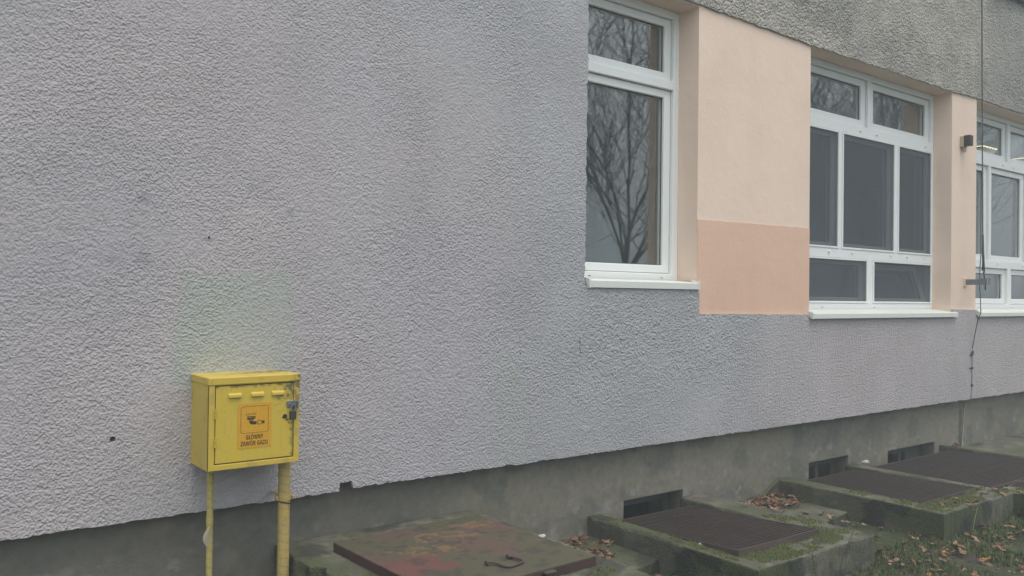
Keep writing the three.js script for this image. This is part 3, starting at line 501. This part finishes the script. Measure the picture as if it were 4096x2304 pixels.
{ // hatch
  const cx = 2.222, cz = 0.662, t = thing('metal_hatch', 'rusty red and green steel hatch lying on the concrete block', 'hatch', [cx, 0.374, cz]);
  const w = 0.85, d = 0.905, L = (x0, x1, y0, y1, z0, z1, r = 0) => box(cx + x0, cx + x1, 0.374 + y0, 0.374 + y1, cz + z0, cz + z1, r);
  const lid = part('lid', (() => { const g = L(-w / 2, w / 2, 0.037, 0.044, -d / 2, d / 2), p = g.attributes.position, uv = g.attributes.uv; for (let i = 0; i < p.count; i++) uv.setXY(i, (p.getX(i) - cx + w / 2) / w, 1 - (p.getZ(i) - cz + d / 2) / d); return g; })(), M.lid, t);
  part('rim', [L(-w / 2, -w / 2 + 0.006, 0, 0.0365, -d / 2, d / 2), L(w / 2 - 0.006, w / 2, 0, 0.0365, -d / 2, d / 2), L(-w / 2 + 0.007, w / 2 - 0.007, 0, 0.0365, -d / 2, -d / 2 + 0.006), L(-w / 2 + 0.007, 0.1, 0, 0.0365, d / 2 - 0.006, d / 2), L(0.16, w / 2 - 0.007, 0, 0.0365, d / 2 - 0.006, d / 2)], M.lidSide, t);
  part('lock_tab', [L(0.1, 0.16, 0.03, 0.036, d / 2 - 0.02, d / 2 + 0.03), L(0.115, 0.145, -0.002, 0.03, d / 2 + 0.01, d / 2 + 0.02)], M.rust, t);
  const P = (x, y, z) => [cx + x, 0.374 + y, cz + z];
  const h = new THREE.Group(); h.name = 'handle'; t.add(h);
  part('rod', tube([P(-0.045, 0.058, 0.262), P(-0.03, 0.056, 0.272), P(-0.01, 0.052, 0.33), P(0.0, 0.051, 0.345), P(0.085, 0.052, 0.335), P(0.098, 0.053, 0.325), P(0.088, 0.056, 0.262), P(0.08, 0.058, 0.25)], 0.006, 40, 8), M.rust, h);
  part('socket', [cyl(0.011, P(-0.062, 0.056, 0.262), P(-0.054, 0.056, 0.262))], M.rust, h); part('socket', [cyl(0.011, P(0.07, 0.056, 0.248), P(0.1, 0.056, 0.248))], M.rust, h);
  t.rotation.y = 0.03;
}

// ------------------------------------------------------------------ things on the piers
{
  const t = thing('wall_sensor', 'small black-fronted sensor box high on the narrow pink pier', 'sensor', [8.66, 3.15, 0.0]);
  part('back_box', box(8.62, 8.7, 3.13, 3.24, 0.001, 0.035, 0.005), M.tape, t);
  part('cover', box(8.625, 8.7, 3.142, 3.245, 0.036, 0.095, 0.006), M.soot, t);
  part('cable_gland', [cyl(0.016, [8.66, 3.13, 0.03], [8.66, 3.085, 0.03])], M.tape, t);
  const b = thing('wall_bracket', 'grey steel arm standing out from the narrow pink pier', 'bracket', [8.745, 1.79, 0]);
  part('wall_plate', box(8.715, 8.775, 1.745, 1.835, 0.001, 0.012, 0.003), M.pink, b);
  part('arm', [box(8.738, 8.744, 1.762, 1.818, 0.012, 0.215, 0.002), cyl(0.006, [8.732, 1.79, 0.07], [8.752, 1.79, 0.07], 8)], M.zinc, b);
  part('pulley_housing', [box(8.745, 8.775, 1.765, 1.825, 0.15, 0.155), box(8.745, 8.775, 1.765, 1.825, 0.225, 0.23), box(8.745, 8.775, 1.82, 1.825, 0.155, 0.225), box(8.745, 8.775, 1.765, 1.77, 0.155, 0.225)], M.zinc, b);
  const h = thing('halyard', 'taut dark flagpole rope hanging straight down past the right window', 'rope', [8.755, 1.84, 0.16]);
  part('rope', tube([[8.755, 4.95, 0.14], [8.755, 4.1, 0.147], [8.756, 3.1, 0.156], [8.755, 2.15, 0.167]], 0.0058, 40, 6), M.cord, h);
  part('toggle', [cyl(0.013, [8.755, 2.05, 0.168], [8.755, 2.26, 0.166], 8, 0.009)], M.cord, h);
  part('snap_hook', [tube([[8.752, 2.06, 0.166], [8.75, 1.96, 0.17], [8.748, 1.9, 0.166]], 0.007, 12, 6), tube([[8.758, 2.06, 0.172], [8.76, 1.95, 0.176], [8.76, 1.92, 0.178], [8.757, 1.895, 0.18], [8.753, 1.88, 0.176]], 0.008, 16, 6), cyl(0.006, [8.755, 1.89, 0.175], [8.758, 1.81, 0.185], 6), cyl(0.007, [8.76, 1.77, 0.19], [8.76, 1.71, 0.19], 6)], M.soot, h);
  const c = thing('loose_cord', 'thin slack cord from the steel arm down to the plinth', 'cord', [8.86, 1.1, 0.03]);
  part('cord', tube([[8.752, 2.06, 0.15], [8.75, 1.9, 0.142], [8.752, 1.76, 0.14], [8.772, 1.62, 0.14], [8.8, 1.53, 0.13], [8.815, 1.48, 0.125], [8.84, 1.42, 0.09], [8.86, 1.28, 0.055], [8.855, 1.12, 0.03]], 0.0042, 60, 6), M.cord, c);
  part('knot', [new THREE.SphereGeometry(0.015, 10, 8).scale(1, 1.6, 0.8).translate(8.853, 1.08, 0.035), new THREE.SphereGeometry(0.014, 8, 6).translate(8.83, 1.06, 0.03)], M.cord, c);
  part('cable', tube([[8.856, 1.06, 0.032], [8.86, 0.9, 0.03], [8.855, 0.73, 0.03], [8.843, 0.64, 0.03], [8.85, 0.58, -0.02], [8.858, 0.5, -0.046], [8.855, 0.39, -0.048], [8.832, 0.24, -0.048], [8.815, 0.12, -0.048]], 0.006, 60, 6), M.paleCord, c);
  part('clip', [box(8.805, 8.865, 0.92, 0.932, 0.022, 0.03), cyl(0.012, [8.86, 0.918, 0.03], [8.86, 0.936, 0.03], 8)], M.cord, c); part('clip', [cyl(0.013, [8.857, 0.74, 0.028], [8.857, 0.762, 0.028], 8)], M.cord, c);
}

// ------------------------------------------------------------------ leaves, moss, grass, weeds
function leafGeo(kind) { // a thin curled dead leaf about 9 cm long, lying in x, z
  const n = 14, pts = [], lob = kind % 2 ? 3 : 5;
  for (let i = 0; i < n; i++) { const t = i / n * 2 * Math.PI, r = 0.5 * (1 + 0.16 * Math.cos(t * lob + kind) + rr(-0.08, 0.08)); pts.push([Math.cos(t) * r, Math.sin(t) * r * (0.5 + 0.1 * (kind % 3))]); }
  const v = [], curl = rr(0.5, 1.1), fold = rr(0.3, 0.7), put = (x, z) => v.push(x * 0.09, 0.09 * (curl * x * x * 0.8 + fold * Math.abs(z) + 0.12 * Math.sin(x * 9 + kind)) * 0.5, z * 0.09);
  for (let i = 0; i < n; i++) { const a = pts[i], b = pts[(i + 1) % n], am = [a[0] * 0.5, a[1] * 0.5], bm = [b[0] * 0.5, b[1] * 0.5]; put(0, 0); put(...bm); put(...am); put(...am); put(...bm); put(...b); put(...am); put(...b); put(...a); }
  const g = new THREE.BufferGeometry(); g.setAttribute('position', new THREE.Float32BufferAttribute(v, 3)); g.computeVertexNormals();
  g.setAttribute('uv', new THREE.Float32BufferAttribute(new Float32Array(v.length / 3 * 2).map((_, i) => v[Math.floor(i / 2) * 3 + (i % 2 ? 2 : 0)]), 2)); return g;
}
const leafGeos = [0, 1, 2, 3, 4].map(leafGeo);
const leafMap = colorTex(128, 128, 0.09, 0.09, (u, v) => mul([1, 0.97, 0.94], 0.65 + 0.6 * fbm(u, v, 5, 5, 4, 240)));
const leafMats = [[0.2, 0.115, 0.07], [0.25, 0.155, 0.1], [0.15, 0.085, 0.055], [0.28, 0.19, 0.13], [0.19, 0.095, 0.062], [0.3, 0.16, 0.045]].map((c) => std({ map: leafMap, color: lin(...c), side: THREE.DoubleSide, roughness: 0.8 }));
const heights = [[1.6, 2.78, 0.373, 1.9], [2.79, 3.672, 0.085, 0.56], [3.68, 4.8, 0.2, 1.25], [4.81, 5.683, 0.06, 0.62], [5.68, 6.745, 0.19, 1.25], [6.74, 8.4, 0.19, 2.2]];
const floorAt = (x, z) => { for (const [a, b, y, zf] of heights) if (x > a && x < b && z < zf) return y; return 0; };
const leafSpots = [];
function strew(n, x0, x1, z0, z1, label, group, big = 1) {
  for (let i = 0; i < n; i++) {
    const x = rr(x0, x1), z = rr(z0, z1), y = floorAt(x, z);
    const m = shadows(new THREE.Mesh(leafGeos[(rnd() * 5) | 0], leafMats[rnd() < 0.04 ? 5 : (rnd() * 5) | 0])); m.name = numbered('fallen_leaf');
    const s = rr(0.36, 0.8) * big; m.scale.set(s, s, s); m.position.set(x, y + 0.006 + (y === 0 ? rr(0.012, 0.03) : 0.002), z); m.rotation.set(rr(-0.4, 0.4), rr(0, 6.28), rr(-0.4, 0.4)); scene.add(m);
    tag(m, label, 'leaf', group); leafSpots.push([x, z]);
  }
}
strew(190, 4.85, 7.2, 1.1, 2.0, 'brown dead leaf lying in the grass in front of the concrete kerbs', 'leaves in the grass');
strew(26, 4.9, 5.66, 0.5, 1.2, 'brown dead leaf in the gap between the two raised kerbs', 'leaves between the kerbs');
strew(8, 4.9, 5.5, 0.02, 0.5, 'brown dead leaf on the cracked slab between the wells', 'leaves on the cracked slab');
strew(20, 3.05, 3.62, 0.62, 1.0, 'brown dead leaf on the soil between hatch block and nearest well', 'leaves beside the nearest well', 0.9);
strew(9, 2.95, 3.6, 0.1, 0.5, 'brown dead leaf on the mossy slab beside the hatch block', 'leaves on the mossy slab', 0.8);
leafMats.push(std({ color: lin(0.5, 0.52, 0.5), side: THREE.DoubleSide })); {
  for (const [x, z] of [[6.95, 1.5], [7.0, 1.42], [6.86, 1.56], [7.08, 1.6], [6.62, 1.55], [6.4, 1.52], [6.9, 1.66]]) { const m = shadows(new THREE.Mesh(leafGeos[(rnd() * 5) | 0], leafMats[6])); m.name = numbered('pale_scrap'); m.scale.setScalar(rr(0.4, 0.75)); m.position.set(x, 0.03, z); m.rotation.set(rr(-0.5, 0.5), rr(0, 6), rr(-0.5, 0.5)); scene.add(m); tag(m, 'whitish dry scrap in the grass at the foot of the farther kerb', 'scrap', 'whitish scraps in the grass'); }
}
function heap(label, cx, cz, sx, sz, h, n, y0) {
  const gs = []; for (let i = 0; i < n; i++) { const a = rr(0, 6.28), q = Math.sqrt(rnd()), x = cx + Math.cos(a) * q * sx, z = cz + Math.sin(a) * q * sz, g = leafGeos[(rnd() * 5) | 0].clone(), s = rr(0.35, 0.65); g.scale(s, s, s); g.rotateX(rr(-0.9, 0.9)); g.rotateY(rr(0, 6.28)); g.rotateZ(rr(-0.7, 0.7)); g.translate(x, y0 + h * (1 - q) * rr(0.3, 1) + 0.008, Math.max(z, 0.0)); gs.push([g, (rnd() * 5) | 0]); }
  const t = thing('leaf_heap', label, 'leaf heap', [cx, y0, cz]); t.userData.kind = 'stuff';
  for (let k = 0; k < 5; k++) { const q = gs.filter((e) => e[1] === k).map((e) => e[0]); if (q.length) { const m = part('leaves', q, leafMats[k], t); m.userData.kind = 'stuff'; } }
}
heap('heap of brown leaves against the plinth and the farther kerb', 5.5, 0.1, 0.34, 0.16, 0.06, 150, 0.06);
heap('thin drift of brown leaves on the slab beside the nearest kerb', 3.45, 0.12, 0.26, 0.14, 0.02, 55, 0.085);
heap('small clump of brown leaves on the slab near the hatch', 3.38, 0.34, 0.12, 0.07, 0.05, 50, 0.085);
heap('leaves caught at the plinth behind the widest grate', 8.5, 0.03, 0.09, 0.03, 0.06, 18, 0.14);

// moss cushions on the concrete
function moss(label, spots) {
  const g = new THREE.ConeGeometry(0.006, 0.012, 4, 1); g.translate(0, 0.004, 0);
  const list = []; for (const [x0, x1, z0, z1, y, n] of spots) for (let i = 0; i < n; i++) { const x = rr(x0, x1), z = rr(z0, z1); if (fbm(x / 8 + 0.5, z / 8 + 0.5, 64, 64, 3, 250) + 0.3 * (rnd() - 0.5) < 0.57) continue; list.push([x, y, z]); }
  const m = shadows(new THREE.InstancedMesh(g, std({ color: lin(1, 1, 1), roughness: 1 }), list.length)), o = new THREE.Object3D();
  list.forEach(([x, y, z], i) => { o.position.set(x, y - 0.001, z); o.rotation.set(rr(-0.5, 0.5), rr(0, 6), rr(-0.5, 0.5)); o.scale.setScalar(rr(0.6, 1.7)); o.updateMatrix(); m.setMatrixAt(i, o.matrix); const k = rr(0.6, 1.3); m.setColorAt(i, lin(0.07 * k, 0.082 * k, 0.026 * k)); });
  m.name = numbered('moss'); scene.add(m); tag(m, label, 'moss', null, 'stuff');
}
moss('green moss along the front edge of the nearest well kerb', [[3.7, 4.78, 1.02, 1.235, 0.2, 9000], [3.69, 3.78, 0.1, 1.0, 0.2, 1000], [4.58, 4.8, 0.6, 1.0, 0.2, 1500]]);
moss('green moss on the front corner of the farther well kerb', [[5.7, 6.74, 1.03, 1.235, 0.19, 5000], [5.69, 5.82, 0.5, 1.0, 0.19, 500], [6.76, 6.95, 1.15, 1.9, 0.19, 3000]]);
moss('green moss on the slab around the rusty hatch', [[1.62, 2.76, 1.15, 1.6, 0.373, 3000], [1.62, 1.78, 0.6, 1.1, 0.373, 500], [2.66, 2.77, 0.6, 1.1, 0.373, 400]]);

{ // grass
  const v = []; for (let b = 0; b < 6; b++) { const a = rr(0, 6.28), d = rr(0, 0.02), h = rr(0.012, 0.032), w = 0.0016, x = Math.cos(b * 1.9) * d, z = Math.sin(b * 1.9) * d, lx = Math.cos(a) * h * rr(0.3, 1), lz = Math.sin(a) * h * rr(0.3, 1), px = -Math.sin(a) * w, pz = Math.cos(a) * w;
    v.push(x - px, 0, z - pz, x + px, 0, z + pz, x + lx * 0.4 + px * 0.7, h * 0.7, z + lz * 0.4 + pz * 0.7, x - px, 0, z - pz, x + lx * 0.4 + px * 0.7, h * 0.7, z + lz * 0.4 + pz * 0.7, x + lx * 0.4 - px * 0.7, h * 0.7, z + lz * 0.4 - pz * 0.7, x + lx * 0.4 - px * 0.7, h * 0.7, z + lz * 0.4 - pz * 0.7, x + lx * 0.4 + px * 0.7, h * 0.7, z + lz * 0.4 + pz * 0.7, x + lx, h, z + lz); }
  const g = new THREE.BufferGeometry(); g.setAttribute('position', new THREE.Float32BufferAttribute(v, 3)); g.computeVertexNormals();
  const list = []; for (let i = 0; i < 62000; i++) { const x = rr(3.2, 9.5), z = rr(0.55, 3.4); if (floorAt(x, z) > 0 || (x < 4.8 && z < 0.7)) continue; const d = fbm(x / 16, z / 16, 48, 48, 3, 260); if (d < 0.4 + 0.22 * rnd() - 0.04) continue; list.push([x, z, d]); }
  const m = shadows(new THREE.InstancedMesh(g, std({ color: lin(1, 1, 1), side: THREE.DoubleSide, roughness: 0.9 }), list.length)), o = new THREE.Object3D();
  list.forEach(([x, z, d], i) => { o.position.set(x, 0, z); o.rotation.set(0, rr(0, 6.28), 0); o.scale.setScalar(rr(0.6, 1.4)); o.updateMatrix(); m.setMatrixAt(i, o.matrix); const k = rr(0.55, 1.3), y = rnd() < 0.12; m.setColorAt(i, y ? lin(0.2 * k, 0.16 * k, 0.08 * k) : lin(0.08 * k, 0.105 * k, 0.04 * k)); });
  m.name = 'grass'; scene.add(m); tag(m, 'short patchy green grass in front of the concrete kerbs', 'grass', null, 'stuff');
}
function weed(label, x, y, z, h, lx, lz, col, leaves) {
  const t = thing('weed', label, 'weed', [x, y, z]), mat = std({ color: lin(...col), roughness: 0.9, side: THREE.DoubleSide });
  part('stem', tube([[x, y - 0.01, z], [x + lx * 0.3, y + h * 0.5, z + lz * 0.3], [x + lx, y + h, z + lz]], 0.0022, 10, 5), mat, t);
  for (let i = 0; i < leaves; i++) { const g = leafGeos[i % 5].clone(), s = rr(0.2, 0.42), f = rr(0.45, 1.05); g.scale(s, s, s * 0.7); g.rotateY(rr(0, 6)); g.rotateZ(rr(-0.6, 0.6)); g.translate(x + lx * f + rr(-0.025, 0.025), y + h * f, z + lz * f + rr(-0.025, 0.025)); part('leaf', g, mat, t); }
}
weed('thin weed with a green tip rising in front of the nearest kerb', 4.32, 0, 1.3, 0.33, 0.1, 0.05, [0.07, 0.09, 0.045], 9);
weed('dry bare weed stalk leaning before the nearest kerb', 4.12, 0, 1.3, 0.24, -0.08, 0.02, [0.1, 0.075, 0.05], 2);
weed('grass-like pale stalk before the corner of the farther kerb', 5.9, 0, 1.33, 0.2, 0.12, -0.02, [0.16, 0.16, 0.1], 1);
weed('dark green low plant at the foot of the nearest kerb', 3.6, 0, 0.72, 0.07, -0.05, 0.05, [0.03, 0.055, 0.03], 22);
{ // loose wire on the nearest grate and pebbles
  const w = thing('wire_loop', 'curled rusty wire lying on the nearest grate', 'wire', [4.2, 0.19, 0.35]);
  part('wire', tube([[4.3, 0.21, 0.56], [4.14, 0.2, 0.5], [4.09, 0.2, 0.36], [4.16, 0.195, 0.26], [4.3, 0.19, 0.3], [4.36, 0.19, 0.24]], 0.0022, 50, 5), M.rust, w);
  const st = std({ color: lin(0.4, 0.4, 0.37) });
  for (const [x, y, z, s, l] of [[3.87, 0.2, 0.99, 0.014, 'small white pebble on the kerb beside the nearest grate'], [3.78, 0.2, 0.78, 0.01, 'tiny pale pebble on the left side of the nearest kerb'], [2.74, 0.373, 0.62, 0.016, 'pale stone on the slab right of the rusty hatch'], [6.86, 0.19, 0.03, 0.025, 'pale stone at the plinth between the two farther grates']]) { const g = new THREE.IcosahedronGeometry(s, 1), p = g.attributes.position; for (let i = 0; i < p.count; i++) { const k = 0.85 + 0.3 * table[(Math.round((p.getX(i) * 31 + p.getY(i) * 57 + p.getZ(i) * 83) * 1e4) >>> 0) % 65536]; p.setXYZ(i, p.getX(i) * k * 1.5, p.getY(i) * k * 0.7, p.getZ(i) * k); } g.computeVertexNormals(); solo('pebble', g.translate(x, y + s * 0.5, z), st, [x, y, z], l, 'pebble'); }
}

// ------------------------------------------------------------------ bare trees across the lawn, mirrored in the windows
function tree(label, x, z, h, k) {
  seed = 1000 + k * 77; const wood = [], twigs = [];
  const seg = (list, a, b, r0, r1, n) => { const g = new THREE.CylinderGeometry(r1, r0, a.distanceTo(b) * 1.02, n, 1, true); g.applyQuaternion(new THREE.Quaternion().setFromUnitVectors(new THREE.Vector3(0, 1, 0), b.clone().sub(a).normalize())); const c = a.clone().add(b).multiplyScalar(0.5); list.push(g.translate(c.x, c.y, c.z)); };
  const V = (a, b, c) => new THREE.Vector3(a, b, c);
  const grow = (p, d, len, r, depth) => {
    const n = [3, 9, 6, 4, 3][depth]; let a = p.clone(), dir = d.clone();
    for (let i = 0; i < n; i++) {
      dir.add(V(rr(-0.2, 0.2), rr(-0.03, 0.15), rr(-0.2, 0.2))).normalize();
      const b = a.clone().addScaledVector(dir, len / n), q0 = r * (1 - i / n * 0.5), q1 = r * (1 - (i + 1) / n * 0.5);
      seg(depth < 2 ? wood : twigs, a, b, q0, q1, depth < 1 ? 10 : depth < 2 ? 6 : 3); a = b;
      if (depth === 0 && i < n - 1 || depth > 3 || (depth > 1 && i === 0)) continue;
      const kids = depth === 0 ? 7 : depth === 3 ? (rnd() < 0.55 ? 1 : 0) : depth === 2 ? (rnd() < 0.4 ? 2 : 1) : 2;
      for (let c = 0; c < kids; c++) {
        const q = depth === 0 ? c / kids * 6.28 + k : 0, s = depth === 0 ? V(Math.cos(q), 0.4, Math.sin(q)) : V(rr(-1, 1), rr(-0.3, 0.7), rr(-1, 1)).normalize();
        const e = dir.clone().multiplyScalar(depth === 0 ? 1.1 : 0.75).addScaledVector(s, depth === 0 ? 0.62 : 0.7).normalize();
        grow(b, e, depth === 0 ? len * rr(2.3, 3.0) : len * rr(0.36, 0.58), Math.max(q1 * (depth === 0 ? rr(0.4, 0.62) : rr(0.34, 0.52)), 0.008), depth + 1);
      }
    }
  };
  grow(V(x, -0.1, z), V(rr(-0.05, 0.05), 1, 0).normalize(), h, h * 0.06, 0);
  const t = thing('bare_tree', label, 'tree', [x, 0, z]);
  part('trunk', wood, M.bark, t); part('crown', twigs, M.bark, t);
  return t;
}
{
  const t = tree('leafless tree across the lawn, mirrored in the middle of the narrow window', 12.85, 9, 2.25, 1);
  for (const [x, z, a, s, l] of [[23.5, 24, 2, 1.1, 'leafless tree mirrored behind the nearest one in the narrow window'], [24, 10.5, 1, 1.1, 'leafless tree mirrored in the upper panes of the screened window'], [33.5, 12, 5, 1.2, 'leafless tree mirrored in the panes of the rightmost window']]) { const c = t.clone(); c.name = numbered('bare_tree'); c.position.set(x, 0, z); c.rotation.y = a; c.scale.setScalar(s); c.userData.label = l; c.userData.group = 'bare trees across the lawn'; scene.add(c); }
  t.userData.group = 'bare trees across the lawn';
}

for (const o of scene.children) o.traverse((q) => { if (q.isMesh) q.castShadow = q.receiveShadow = true; });
renderer.render(scene, camera);
